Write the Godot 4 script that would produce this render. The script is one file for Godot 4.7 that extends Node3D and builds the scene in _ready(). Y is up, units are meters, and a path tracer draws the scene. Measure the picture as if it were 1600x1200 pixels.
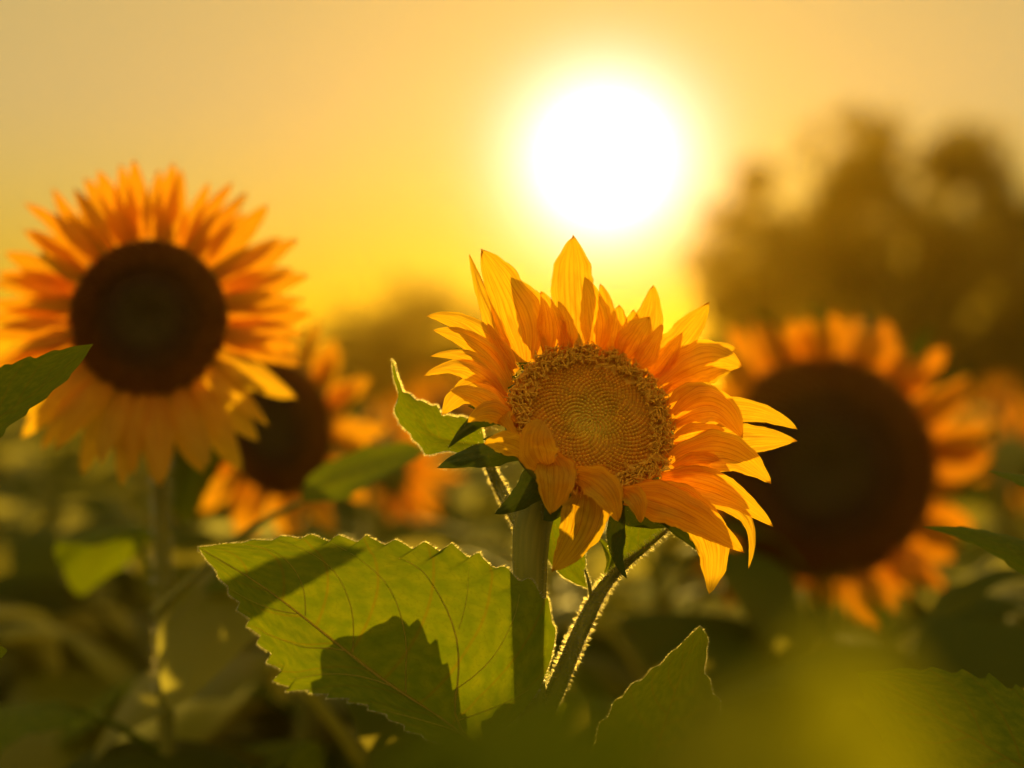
extends Node3D

const FOCAL := 61.73                     # mm on a 24 mm high frame: 22 degrees
const EYE := Vector3(0, 1.3, 0)
const PITCH := 0.742
const PX := 3086.7                       # focal length in pixels of the 1600 x 1200 photograph

var rng := RandomNumberGenerator.new()
var cam_basis := Basis(Vector3.RIGHT, deg_to_rad(PITCH))
var M := {}
var taken := {}
var petal_kinds: Array[ArrayMesh] = []
var leaf_kinds: Array[ArrayMesh] = []
var far_leaf_kinds: Array[ArrayMesh] = []
var bract_kinds: Array[ArrayMesh] = []
var bump_mesh: ArrayMesh
var last_sheet := PackedVector3Array()
var last_size := Vector2i.ONE


# ---------------------------------------------------------------- naming
func numbered(called: String) -> String:
	var n: int = taken.get(called, 0)
	taken[called] = n + 1
	return called if n == 0 else "%s_%03d" % [called, n]


func thing(called: String, label: String, category: String, at: Vector3, group := "") -> Node3D:
	var o := Node3D.new()
	o.name = numbered(called)
	add_child(o)
	o.position = at
	o.set_meta("label", label)
	o.set_meta("category", category)
	if group != "":
		o.set_meta("group", group)
	return o


func part(called: String, mesh: Mesh, mat: Material, parent: Node3D, xf := Transform3D.IDENTITY) -> MeshInstance3D:
	var o := MeshInstance3D.new()
	var n: int = parent.get_meta("count_" + called, 0)
	parent.set_meta("count_" + called, n + 1)
	o.name = called if n == 0 else "%s_%03d" % [called, n]
	o.mesh = mesh
	o.material_override = mat
	o.transform = xf
	parent.add_child(o, true)
	return o


func many(called: String, mesh: Mesh, mat: Material, parent: Node3D, xfs: Array, colors: Array = []) -> MultiMeshInstance3D:
	var mm := MultiMesh.new()
	mm.transform_format = MultiMesh.TRANSFORM_3D
	mm.use_colors = not colors.is_empty()
	mm.mesh = mesh
	mm.instance_count = xfs.size()
	for i in xfs.size():
		mm.set_instance_transform(i, xfs[i])
		if not colors.is_empty():
			mm.set_instance_color(i, colors[i])
	var o := MultiMeshInstance3D.new()
	o.name = called
	o.multimesh = mm
	o.material_override = mat
	o.set_meta("kind", "stuff")
	parent.add_child(o, true)
	return o


# ---------------------------------------------------------------- places
func P(u: float, v: float, d: float) -> Vector3:
	return EYE + cam_basis * Vector3((u - 800.0) / PX * d, (600.0 - v) / PX * d, -d)


func PV(p: Vector3) -> Vector3:
	return P(p.x, p.y, p.z)


func lin(r: float, g: float, b: float) -> Color:
	return Color(r, g, b).linear_to_srgb()


# ---------------------------------------------------------------- curves and sheets
func curve(pts: Array, n: int) -> PackedVector3Array:
	# Catmull-Rom through pts, n + 1 samples evenly spaced along the chord lengths
	var k := pts.size()
	var at := PackedFloat32Array([0.0])
	for i in k - 1:
		at.append(at[i] + maxf((pts[i + 1] - pts[i]).length(), 1e-6))
	var out := PackedVector3Array()
	var seg := 0
	for i in n + 1:
		var s: float = at[k - 1] * i / n
		while seg < k - 2 and s > at[seg + 1]:
			seg += 1
		var t: float = (s - at[seg]) / (at[seg + 1] - at[seg])
		var a: Vector3 = pts[maxi(seg - 1, 0)]
		var b: Vector3 = pts[seg]
		var c: Vector3 = pts[seg + 1]
		var d: Vector3 = pts[mini(seg + 2, k - 1)]
		out.append(b.cubic_interpolate(c, a, d, t))
	return out


func grid(pos: PackedVector3Array, nt: int, ns: int) -> ArrayMesh:
	# pos holds (nt + 1) rows of ns + 1
	var w := ns + 1
	var nor := PackedVector3Array()
	var uv := PackedVector2Array()
	var idx := PackedInt32Array()
	nor.resize(pos.size())
	uv.resize(pos.size())
	for i in nt + 1:
		for j in w:
			var e := pos[i * w + mini(j + 1, ns)] - pos[i * w + maxi(j - 1, 0)]
			var f := pos[mini(i + 1, nt) * w + j] - pos[maxi(i - 1, 0) * w + j]
			var n := e.cross(f)
			nor[i * w + j] = n.normalized() if n.length() > 1e-12 else Vector3.ZERO
			uv[i * w + j] = Vector2(float(j) / ns, float(i) / nt)
	for i in nt + 1:
		for j in w:
			if nor[i * w + j] == Vector3.ZERO:
				nor[i * w + j] = nor[clampi(i, 1, nt - 1) * w + j]
	for i in nt:
		for j in ns:
			var a := i * w + j
			idx.append_array([a, a + w, a + 1, a + 1, a + w, a + w + 1])
	var arr := []
	arr.resize(Mesh.ARRAY_MAX)
	arr[Mesh.ARRAY_VERTEX] = pos
	arr[Mesh.ARRAY_NORMAL] = nor
	arr[Mesh.ARRAY_TEX_UV] = uv
	arr[Mesh.ARRAY_INDEX] = idx
	var m := ArrayMesh.new()
	m.add_surface_from_arrays(Mesh.PRIMITIVE_TRIANGLES, arr)
	return m


func saw(x: float) -> float:
	var f := x - floorf(x)
	return f / 0.72 if f < 0.72 else (1.0 - f) / 0.28


func leaf_sheet(mid: PackedVector3Array, lft: PackedVector3Array, rgt: PackedVector3Array, nt: int, ns: int, teeth: float, amp: float, wave: float, pucker: float, phase: float, edges: Array = []) -> ArrayMesh:
	# a leaf blade between two margins and its midrib; margins get teeth, the blade gets folds along its side veins
	var pos := PackedVector3Array()
	for i in nt + 1:
		var t := float(i) / nt
		var tan := (mid[mini(i + 1, nt)] - mid[maxi(i - 1, 0)]).normalized()
		for j in ns + 1:
			var s := 2.0 * j / ns - 1.0
			var rail := rgt[i] if s > 0.0 else lft[i]
			var outw := rail - mid[i]
			var width := outw.length()
			var od := outw / width if width > 1e-6 else Vector3.ZERO
			var env := sin(PI * clampf(t * 1.02, 0, 1))
			var jit := 0.75 + 0.5 * absf(sin(floorf(t * teeth) * 7.13 + s * 2.0 + phase))
			var notch := (od * 0.8 + tan * 0.6) * amp * jit * (saw(t * teeth + phase) - 0.3) * env
			var a := absf(s)
			var p := mid[i].lerp(rail, a) + notch * smoothstep(0.72, 1.0, a)
			var nrm := od.cross(tan) * signf(s) if s != 0.0 else Vector3.ZERO
			p += nrm * width * (0.16 * a * (1.0 - a) * 1.6 + pucker * sin((t * 9.0 - a * 3.2) * TAU + phase) * a * (1.0 - 0.4 * a)) + nrm * wave * sin(t * 11.0 + phase + s * 2.0) * a * a * env
			pos.append(p)
			if edges.size() == 3 and (j == 0 or j == ns):
				edges[0].append(p)
				edges[1].append((od + nrm * 0.2).normalized())
	last_sheet = pos
	last_size = Vector2i(nt, ns)
	return grid(pos, nt, ns)


func on_sheet(t: float, s: float) -> Vector3:
	# a point of the blade made last; s runs from -1 (left margin) to 1
	var f := clampf(t, 0, 0.999) * last_size.x
	var g := clampf(s * 0.5 + 0.5, 0, 0.999) * last_size.y
	var i := int(f)
	var j := int(g)
	var w := last_size.y + 1
	var a := last_sheet[i * w + j].lerp(last_sheet[i * w + j + 1], g - j)
	var b := last_sheet[(i + 1) * w + j].lerp(last_sheet[(i + 1) * w + j + 1], g - j)
	return a.lerp(b, f - i)


func vein(t0: float, s0: float, t1: float, s1: float, bow: float, r: float) -> ArrayMesh:
	var pts := []
	for k in 9:
		var f := k / 8.0
		pts.append(on_sheet(lerpf(t0, t1, f) + bow * sin(PI * f), lerpf(s0, s1, f)))
	return tube(pts, [r * 0.65, r * 0.4, r * 0.12], 14, 6)


func petal_sheet(spine: Array, side_at: Callable, width: float, nt: int, ns: int, cup: float, ridge: float, tip_power: float, phase: float, curl := 0.0) -> ArrayMesh:
	# spine: base, middle, tip; the curve passes through all three
	var fn := FastNoiseLite.new()
	fn.seed = int(phase * 100.0)
	fn.frequency = 1.0
	fn.fractal_octaves = 2
	var c: Vector3 = spine[1] * 2.0 - (spine[0] + spine[2]) * 0.5
	var pos := PackedVector3Array()
	for i in nt + 1:
		var t := float(i) / nt
		var p: Vector3 = spine[0] * (1 - t) * (1 - t) + c * 2.0 * t * (1 - t) + spine[2] * t * t
		var tan: Vector3 = ((c - spine[0]) * (1 - t) + (spine[2] - c) * t).normalized()
		var side: Vector3 = side_at.call(tan, t)
		var n := side.cross(tan).normalized()
		var w := 0.5 * width * (0.42 + 0.58 * smoothstep(0.0, 0.42, t)) * pow(maxf(1.0 - pow(t, tip_power), 0.0), 0.72)
		w *= 1.0 + 0.05 * sin(t * 9.0 + phase) + 0.10 * fn.get_noise_2d(t * 5.0, phase)
		for j in ns + 1:
			var s := 2.0 * j / ns - 1.0
			var up := cup * s * s * (1.0 - 0.5 * t) + ridge * 1.5 * cos(s * 6.6 + phase) * sin(PI * minf(t * 1.1, 1.0)) + 0.10 * s * sin(t * 4.5 + phase * 2.0) + curl * maxf(s * signf(curl), 0.0) ** 2 * t + 0.16 * fn.get_noise_2d(t * 3.5 + 20.0, s * 1.3)
			var lat := s * (1.0 - 0.12 * absf(s) * absf(cup))
			var fray := tan * width * 0.06 * fn.get_noise_2d(s * 4.0, 40.0) * smoothstep(0.75, 1.0, t)
			pos.append(p + side * w * lat * (1.0 + 0.10 * fn.get_noise_2d(t * 6.0, 9.0 * signf(s)) * absf(s)) + n * w * up + fray)
	return grid(pos, nt, ns)


func tube(pts: Array, radii: Array, n: int, sides: int, rough := 0.0) -> ArrayMesh:
	var line := curve(pts, n)
	var pos := PackedVector3Array()
	var up := Vector3.FORWARD
	for i in n + 1:
		var tan := (line[mini(i + 1, n)] - line[maxi(i - 1, 0)]).normalized()
		var x := up.cross(tan)
		x = (x if x.length() > 0.05 else Vector3.RIGHT.cross(tan)).normalized()
		var y := tan.cross(x)
		var f := float(i) / n * (radii.size() - 1)
		var k := mini(int(f), radii.size() - 2)
		var r: float = lerpf(radii[k], radii[k + 1], f - k)
		for j in sides + 1:
			var a := TAU * j / sides
			var rr := r * (1.0 + rough * sin(a * 5.0 + i * 0.15))
			pos.append(line[i] + (x * cos(a) - y * sin(a)) * rr)
	return grid(pos, n, sides)


func lathe(profile: Array, sides: int) -> ArrayMesh:
	# profile: Vector2(radius, height along +z)
	var pos := PackedVector3Array()
	for p in profile:
		for j in sides + 1:
			var a := TAU * j / sides
			pos.append(Vector3(cos(a) * p.x, sin(a) * p.x, p.y))
	return grid(pos, profile.size() - 1, sides)


func joined(list: Array) -> ArrayMesh:
	# [mesh, transform] pairs as one mesh
	var st := SurfaceTool.new()
	for e in list:
		st.append_from(e[0], 0, e[1])
	return st.commit()


# ---------------------------------------------------------------- materials
func sheet_material(color: Color, through: Color, amount: float, tex: Texture2D, rough: float, bump: Texture2D = null, relief := 0.0) -> StandardMaterial3D:
	var m := StandardMaterial3D.new()
	m.albedo_color = color
	m.albedo_texture = tex
	m.roughness = rough
	m.metallic_specular = 0.4
	m.cull_mode = BaseMaterial3D.CULL_DISABLED
	m.backlight_enabled = true
	var k := 2.0 * amount / maxf(through.r, maxf(through.g, through.b))
	m.backlight = Color(through.r * k, through.g * k, through.b * k).linear_to_srgb()
	if bump:
		m.heightmap_enabled = true
		m.heightmap_texture = bump
		m.heightmap_scale = relief
	return m


func glassy(color: Color, rough: float) -> StandardMaterial3D:
	# clear plant hairs: light from behind goes on through them, a little spread
	var m := StandardMaterial3D.new()
	m.albedo_color = Color(color.r, color.g, color.b, 0.0)
	m.refraction_enabled = true
	m.refraction_scale = 0.04
	m.roughness = rough
	return m


func solid_material(color: Color, rough: float, tex: Texture2D = null) -> StandardMaterial3D:
	var m := StandardMaterial3D.new()
	m.albedo_color = color
	m.roughness = rough
	m.albedo_texture = tex
	return m


func noise_tex(freq: float, lo: Color, hi: Color, sd: int) -> ImageTexture:
	var n := FastNoiseLite.new()
	n.seed = sd
	n.frequency = freq
	n.fractal_octaves = 4
	var im := Image.create(256, 256, false, Image.FORMAT_RGB8)
	for y in 256:
		for x in 256:
			im.set_pixel(x, y, lo.lerp(hi, clampf(n.get_noise_2d(x, y) * 0.9 + 0.5, 0, 1)))
	return ImageTexture.create_from_image(im)


func petal_texture() -> Array:
	# fine lengthwise nerves: u runs across, v from base to tip
	var im := Image.create(256, 256, false, Image.FORMAT_RGB8)
	var hm := Image.create(256, 256, false, Image.FORMAT_L8)
	var n := FastNoiseLite.new()
	n.seed = 5
	n.frequency = 0.02
	for y in 256:
		for x in 256:
			var u := x / 255.0
			var v := y / 255.0
			var bend := u + 0.012 * sin(v * 7.0) + 0.035 * sin(u * 9.0 + 0.6)
			var nerve := pow(0.5 + 0.5 * cos(bend * TAU * 7.0), 9.0)
			var fine := pow(0.5 + 0.5 * cos(bend * TAU * 23.0 + 1.3), 3.0)
			var blot := n.get_noise_2d(x * 2.2, y * 0.5)
			var k := 1.0 - 0.06 * nerve - 0.05 * fine + 0.07 * blot
			var warm := 0.90 + 0.10 * smoothstep(0.0, 0.5, v)
			im.set_pixel(x, y, Color(clampf(k * 1.0, 0, 1), clampf(k * k * warm, 0, 1), clampf(k * k * k * warm, 0, 1)))
			hm.set_pixel(x, y, Color.WHITE * (0.5 + 0.35 * nerve + 0.15 * fine))
	return [ImageTexture.create_from_image(im), ImageTexture.create_from_image(hm)]


func leaf_texture() -> Array:
	# u across (0.5 is the midrib), v from base to tip; side veins leave the midrib and bend forward
	var size := 512
	var im := Image.create(size, size, false, Image.FORMAT_RGB8)
	var hm := Image.create(size, size, false, Image.FORMAT_L8)
	var n := FastNoiseLite.new()
	n.seed = 9
	n.frequency = 0.03
	var cell := FastNoiseLite.new()
	cell.seed = 3
	cell.noise_type = FastNoiseLite.TYPE_CELLULAR
	cell.cellular_return_type = FastNoiseLite.RETURN_DISTANCE2_SUB
	cell.frequency = 0.085
	for y in size:
		for x in size:
			var s := (float(x) / (size - 1) - 0.5) * 2.0
			var v := float(y) / (size - 1)
			var a := absf(s)
			var shift := 0.05 if s > 0 else 0.0
			var w := v - 0.20 * a - 0.05 * a * a + shift
			var g := w * 8.0
			var dv := absf(g - roundf(g)) / 8.0
			var vein := 1.0 - smoothstep(0.0015, 0.0075 - 0.004 * a, dv)
			if roundf(g) < 0.0:
				vein = 0.0
			var rib := 1.0 - smoothstep(0.010 * (1.15 - v), 0.026 * (1.2 - v), a)
			var net := 1.0 - smoothstep(0.02, 0.20, cell.get_noise_2d(x, y) + 1.0)
			var q := n.get_noise_2d(x, y)
			var line := maxf(vein * 0.8, rib)
			var c := Color(0.80 + 0.14 * q, 0.90 + 0.09 * q, 0.72 + 0.1 * q)
			c = c.lerp(Color(0.66, 0.72, 0.55), net * 0.5)
			c = c.lerp(Color(0.95, 0.72, 0.52), line * 0.4)
			im.set_pixel(x, y, c)
			hm.set_pixel(x, y, Color.WHITE * clampf(0.55 - 0.35 * line - 0.14 * net + 0.12 * q, 0, 1))
	return [ImageTexture.create_from_image(im), ImageTexture.create_from_image(hm)]


func make_materials() -> void:
	var pt := petal_texture()
	var lt := leaf_texture()
	M.petal = sheet_material(lin(0.97, 0.62, 0.035), Color(1.0, 0.97, 0.6), 0.74, pt[0], 0.55, pt[1], 0.03)
	M.petal_mid = sheet_material(lin(0.93, 0.49, 0.025), Color(1.0, 0.92, 0.55), 0.64, pt[0], 0.6)
	M.petal_deep = sheet_material(lin(0.90, 0.42, 0.02), Color(1.0, 0.85, 0.5), 0.62, pt[0], 0.6)
	M.leaf = sheet_material(lin(0.10, 0.14, 0.025), Color(1.0, 0.95, 0.22), 0.64, lt[0], 0.6, lt[1], 0.05)
	M.leaf.albedo_color = lin(0.36, 0.36, 0.024)
	M.leaf.metallic_specular = 0.22
	M.young_leaf = sheet_material(lin(0.48, 0.40, 0.02), Color(1.0, 0.95, 0.3), 0.6, lt[0], 0.6)  # lighter leaf colour imitating sun through the blades near the lens
	M.fuzz = glassy(lin(0.98, 0.9, 0.42), 0.42)
	M.vein = sheet_material(lin(0.40, 0.31, 0.05), Color(1.0, 0.9, 0.3), 0.62, null, 0.6)
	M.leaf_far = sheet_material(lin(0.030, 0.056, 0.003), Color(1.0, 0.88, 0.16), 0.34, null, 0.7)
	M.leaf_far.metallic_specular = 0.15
	M.leaf_dark = sheet_material(lin(0.15, 0.15, 0.012), Color(1.0, 0.95, 0.22), 0.5, lt[0], 0.6, lt[1], 0.05)  # shaded copy of the leaf: darker albedo stands in for weaker light
	M.leaf_dark.metallic_specular = 0.2
	M.leaf_bright = sheet_material(lin(0.14, 0.17, 0.006), Color(1.0, 0.92, 0.2), 0.6, null, 0.42)  # lit copy of the far leaf: brighter colour imitates sun patches
	M.bract = sheet_material(lin(0.13, 0.15, 0.025), Color(1.0, 0.9, 0.2), 0.25, lt[0], 0.65)
	M.stem = solid_material(lin(0.29, 0.27, 0.025), 0.65, noise_tex(0.03, Color(0.75, 0.8, 0.7), Color(1, 1, 1), 4))
	M.hair = glassy(lin(0.95, 0.86, 0.42), 0.42)
	M.floret = sheet_material(Color.WHITE, Color.WHITE, 0.25, null, 0.6)
	M.floret.vertex_color_use_as_albedo = true
	M.receptacle = solid_material(lin(0.85, 0.45, 0.03), 0.8)  # brightened so veiling glare seems to fill the gaps between florets
	M.dark_disc = solid_material(Color.WHITE, 0.85)
	M.dark_disc.vertex_color_use_as_albedo = true
	M.soil = solid_material(lin(0.05, 0.032, 0.014), 0.95, noise_tex(0.02, Color(0.7, 0.65, 0.6), Color(1, 1, 1), 8))
	M.soil.uv1_triplanar = true
	M.soil.uv1_world_triplanar = true
	M.soil.uv1_scale = Vector3(0.6, 0.6, 0.6)
	M.bark = solid_material(lin(0.07, 0.045, 0.03), 0.9, noise_tex(0.05, Color(0.6, 0.6, 0.6), Color(1, 1, 1), 12))
	M.tree_leaf = sheet_material(lin(0.05, 0.05, 0.008), Color(1.0, 0.8, 0.15), 0.35, null, 0.5)
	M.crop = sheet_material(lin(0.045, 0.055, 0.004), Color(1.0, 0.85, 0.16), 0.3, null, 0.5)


# ---------------------------------------------------------------- shared shapes
func make_shapes() -> void:
	# petals of unit length along +x, facing +z
	for k in 8:
		var lift := rng.randf_range(-0.02, 0.14)
		var drop := rng.randf_range(-0.18, 0.16)
		var sway := rng.randf_range(-0.10, 0.10)
		var roll := rng.randf_range(-0.5, 0.5)
		var side := func(tan: Vector3, t: float) -> Vector3:
			return Vector3(0, 0, 1).cross(tan).normalized().rotated(tan, roll * t)
		petal_kinds.append(petal_sheet([Vector3.ZERO, Vector3(0.5, sway * 0.4, lift), Vector3(1, sway, drop)], side, rng.randf_range(0.26, 0.34), 12, 8, rng.randf_range(0.15, 0.5), 0.05, rng.randf_range(1.9, 2.8), k * 1.7))
	# leaves of unit length along +x with a petiole of about half that; the blade droops
	for k in 12:
		var far := k >= 6
		var droop := rng.randf_range(0.35, 1.05) if far else rng.randf_range(0.15, 0.75)
		var pet := rng.randf_range(0.35, 0.6)
		var rise := rng.randf_range(0.15, 0.4)
		var root := Vector3(pet, rise, 0)
		var tilt := rng.randf_range(-0.3, 0.3)
		var wide := rng.randf_range(0.36, 0.46)
		var bow := rng.randf_range(-0.12, 0.12)
		var midp := [root, root + Vector3(0.35, 0.05 - droop * 0.08, bow * 0.5), root + Vector3(0.7, -droop * 0.38, bow), root + Vector3(0.94, -droop * 0.9, bow * 0.6)]
		var nt := 14 if far else 30
		var mid := curve(midp, nt)
		var l := PackedVector3Array()
		var r := PackedVector3Array()
		for i in nt + 1:
			var t := float(i) / nt
			var w := wide * pow(sin(PI * pow(clampf(t, 0, 1), 0.62)), 0.85) * (1.0 - 0.25 * t)
			var back := -0.16 * (1.0 - smoothstep(0.0, 0.25, t)) * smoothstep(0.0, 0.06, t)
			var sd := Vector3(back, -0.18 * w + tilt * w, w)
			var se := Vector3(back, -0.18 * w - tilt * w, -w)
			l.append(mid[i] + se)
			r.append(mid[i] + sd)
		var blade := leaf_sheet(mid, l, r, nt, 6 if far else 10, 11.0, 0.02 if far else 0.035, 0.04, 0.02, k * 1.3)
		var stalk := tube([Vector3.ZERO, root * Vector3(0.5, 0.62, 1), root, mid[nt / 3]], [0.026, 0.02, 0.017, 0.006], 8, 6)
		var both := joined([[blade, Transform3D.IDENTITY], [stalk, Transform3D.IDENTITY]])
		if far:
			far_leaf_kinds.append(both)
		else:
			leaf_kinds.append(both)
	for k in 4:
		var bend := rng.randf_range(-0.3, 0.35)
		var side := func(tan: Vector3, _t: float) -> Vector3:
			return Vector3(0, 0, 1).cross(tan).normalized()
		bract_kinds.append(petal_sheet([Vector3.ZERO, Vector3(0.5, 0.03, 0.02), Vector3(1, 0.1, bend)], side, 0.5, 10, 6, 0.3, 0.02, 1.1, k * 2.1))
	bump_mesh = lathe([Vector2(0.5, 0), Vector2(0.48, 0.35), Vector2(0.3, 0.75), Vector2(0.001, 0.95)], 6)


func hair_mesh() -> ArrayMesh:
	# unit height along +y
	var pos := PackedVector3Array()
	for row in [[0.0, 1.0, 0.0], [0.55, 0.7, 0.05], [1.0, 0.1, 0.2]]:
		for j in 4:
			var a: float = TAU * j / 3
			pos.append(Vector3(cos(a) * row[1] + row[2] * 6.0, row[0], sin(a) * row[1]))
	return grid(pos, 2, 3)


func hair_at(p: Vector3, dir: Vector3, length: float, thick: float) -> Transform3D:
	var y := (dir + Vector3(rng.randf_range(-0.4, 0.4), rng.randf_range(-0.4, 0.4), rng.randf_range(-0.4, 0.4))).normalized()
	var x := y.cross(Vector3(rng.randf_range(-1, 1), 0.37, rng.randf_range(-1, 1))).normalized()
	return Transform3D(Basis(x * thick, y * length, x.cross(y) * thick), p)


func hairs_on_tube(out: Array, pts: Array, radii: Array, count: int, len_lo: float, len_hi: float, thick: float, origin: Vector3) -> void:
	var n := 80
	var line := curve(pts, n)
	for k in count:
		var f := rng.randf() * n
		var i := mini(int(f), n - 1)
		var tan := (line[i + 1] - line[i]).normalized()
		var p := line[i].lerp(line[i + 1], f - i)
		var x := Vector3.FORWARD.cross(tan).normalized()
		var g := f / n * (radii.size() - 1)
		var q := mini(int(g), radii.size() - 2)
		var r: float = lerpf(radii[q], radii[q + 1], g - q)
		var dir := x.rotated(tan, rng.randf() * TAU)
		out.append(hair_at(p + dir * r * 0.97 - origin, dir, rng.randf_range(len_lo, len_hi), thick))


func local(mesh_points: Array, origin: Vector3) -> Array:
	var out := []
	for p in mesh_points:
		out.append(PV(p) - origin)
	return out


# ---------------------------------------------------------------- generic sunflower
func flower_head(parent: Node3D, at: Vector3, normal: Vector3, radius: float, petals: int, reach: float, opts: Dictionary) -> void:
	var z := normal.normalized()
	var x := Vector3.UP.cross(z).normalized()
	var b := Basis(x, z.cross(x), z)
	var xf := Transform3D(b, at)
	var dome: float = opts.get("dome", 0.18)
	var prof := []
	for i in 9:
		var f := i / 8.0
		prof.append(Vector2(maxf(radius * (1.0 - f), 0.0005), radius * dome * (1.0 - pow(1.0 - f, 2.2)) - radius * 0.10 * smoothstep(0.6, 1.0, f)))
	var disc := lathe(prof, 40)
	var arr := disc.surface_get_arrays(0)
	var cols := PackedColorArray()
	for v in arr[Mesh.ARRAY_VERTEX]:
		var r: float = Vector2(v.x, v.y).length() / radius
		var c := Color(0.075, 0.055, 0.010).lerp(Color(0.065, 0.034, 0.008), smoothstep(0.25, 0.5, r)).lerp(Color(0.23, 0.085, 0.010), smoothstep(0.5, 0.8, r))
		cols.append(c)
	arr[Mesh.ARRAY_COLOR] = cols
	disc = ArrayMesh.new()
	disc.add_surface_from_arrays(Mesh.PRIMITIVE_TRIANGLES, arr)
	part("flower_disc", disc, M.dark_disc, parent, xf)
	part("flower_back", lathe([Vector2(radius, 0), Vector2(radius * 1.04, -radius * 0.10), Vector2(radius * 0.85, -radius * 0.32), Vector2(radius * 0.35, -radius * 0.5), Vector2(0.001, -radius * 0.52)], 24), M.stem, parent, xf)
	if opts.get("florets", 0) > 0:
		var xs := []
		var cs := []
		var n: int = opts.florets
		for k in n:
			var r := sqrt((k + 0.5) / n)
			var a := k * 2.399963
			var zz := radius * (dome * (1.0 - pow(r, 2.2)) - 0.10 * smoothstep(0.6, 1.0, 1.0 - r))
			var s := radius * 1.5 / sqrt(float(n)) * (1.0 if r < 0.6 else 1.15)
			xs.append(xf * Transform3D(Basis(Vector3(s, 0, 0), Vector3(0, s, 0), Vector3(0, 0, s * (0.8 if r < 0.6 else rng.randf_range(1.0, 1.9)))), Vector3(cos(a) * r * radius, sin(a) * r * radius, zz)))
			cs.append(Color(0.085, 0.062, 0.010).lerp(Color(0.085, 0.040, 0.008), smoothstep(0.25, 0.5, r)).lerp(Color(0.28, 0.10, 0.010), smoothstep(0.5, 0.85, r)) * rng.randf_range(0.8, 1.2))
		many("disc_florets", bump_mesh, M.floret, parent, xs, cs)
	var fwd: float = opts.get("forward", 0.25)
	var low: float = opts.get("forward_low", fwd)
	for k in petals:
		var a := TAU * (k + rng.randf_range(-0.3, 0.3)) / petals
		var down := clampf(-sin(a), 0.0, 1.0)
		var layer := k % 2
		var l: float = reach * rng.randf_range(0.86, 1.12) * (1.0 if layer == 0 else 0.93) * lerpf(1.0, opts.get("low_length", 1.0), down)
		var tilt: float = lerpf(fwd, low, down) + (0.18 if layer == 0 else -0.05) + rng.randfn(0.0, opts.get("unruly", 0.10))
		var pb := Basis(Vector3(0, 0, 1), a) * Basis(Vector3(0, 1, 0), -tilt) * Basis(Vector3(1, 0, 0), rng.randf_range(-0.35, 0.35) * opts.get("twist", 1.0))
		var wid: float = opts.get("width", 1.0) * rng.randf_range(0.85, 1.15)
		pb = pb * Basis.from_scale(Vector3(l, l * wid, l))
		part("ray_petal", petal_kinds[rng.randi() % 8], M.petal if down > 0.45 and opts.get("pale_below", false) else opts.get("material", M.petal), parent, xf * Transform3D(pb, Vector3(cos(a), sin(a), 0) * radius * 0.94 + Vector3(0, 0, -0.001 - 0.002 * layer)))  # lower petals may take a paler colour that imitates front light
	for k in opts.get("bracts", 14):
		var a: float = TAU * (k + 0.5) / opts.get("bracts", 14)
		var l := radius * rng.randf_range(0.6, 0.85)
		part("bract", bract_kinds[k % 4], M.bract, parent, xf * Transform3D(Basis(Vector3(0, 0, 1), a) * Basis(Vector3(0, 1, 0), rng.randf_range(-0.1, 0.4)) * Basis.from_scale(Vector3.ONE * l), Vector3(cos(a), sin(a), 0) * radius * 0.9 + Vector3(0, 0, -radius * 0.14)))


func stalk_leaves(parent: Node3D, line: PackedVector3Array, heights: Array, turn0: float, size: float, far: bool, radius: float) -> void:
	for k in heights.size():
		var f: float = heights[k] * (line.size() - 1)
		var i := mini(int(f), line.size() - 2)
		var p := line[i].lerp(line[i + 1], f - i)
		var turn := turn0 + k * 2.399963 + rng.randf_range(-0.3, 0.3)
		var s := size * rng.randf_range(0.8, 1.2) * (1.0 - 0.45 * smoothstep(0.75, 1.0, heights[k]))
		var kinds := far_leaf_kinds if far else leaf_kinds
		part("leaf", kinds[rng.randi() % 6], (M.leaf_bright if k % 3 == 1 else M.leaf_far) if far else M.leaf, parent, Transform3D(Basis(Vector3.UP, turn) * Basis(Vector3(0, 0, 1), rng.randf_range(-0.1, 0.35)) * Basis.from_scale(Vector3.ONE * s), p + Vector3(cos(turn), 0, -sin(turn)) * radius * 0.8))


func full_sunflower(called: String, label: String, head: Vector3, normal: Vector3, radius: float, petals: int, reach: float, stem_r: float, leaf_heights: Array, leaf_size: float, turn0: float, opts: Dictionary, group := "") -> Node3D:
	var z := normal.normalized()
	var foot := Vector3(head.x + opts.get("foot_x", 0.0), 0, head.z - z.z * radius * 1.0 + opts.get("foot_z", 0.0))
	var t := thing(called, label, "sunflower", foot, group)
	var back := head - z * radius * 0.45
	var neck := head - z * radius * 1.1 + Vector3(0, -radius * 0.5, 0)
	var pts := [Vector3.ZERO, Vector3(0.01, head.y * 0.4, 0), Vector3(neck.x - foot.x, neck.y - radius * 1.2, neck.z - foot.z) * Vector3(0.8, 1, 0.9), neck - foot, back - foot]
	part("stem", tube(pts, [stem_r * 1.4, stem_r * 1.15, stem_r, stem_r, stem_r * 1.2], 24, 10, 0.04), M.stem, t)
	var fur := []
	hairs_on_tube(fur, pts.slice(1, 4), [stem_r * 1.15, stem_r, stem_r], 2200, 0.004, 0.009, 0.0004, Vector3.ZERO)
	many("stem_hairs", hair_mesh(), M.hair, t, fur)
	var line := curve(pts.slice(0, 4), 40)
	stalk_leaves(t, line, leaf_heights, turn0, leaf_size, false, stem_r)
	flower_head(t, head - foot, normal, radius, petals, reach, opts)
	return t


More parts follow.
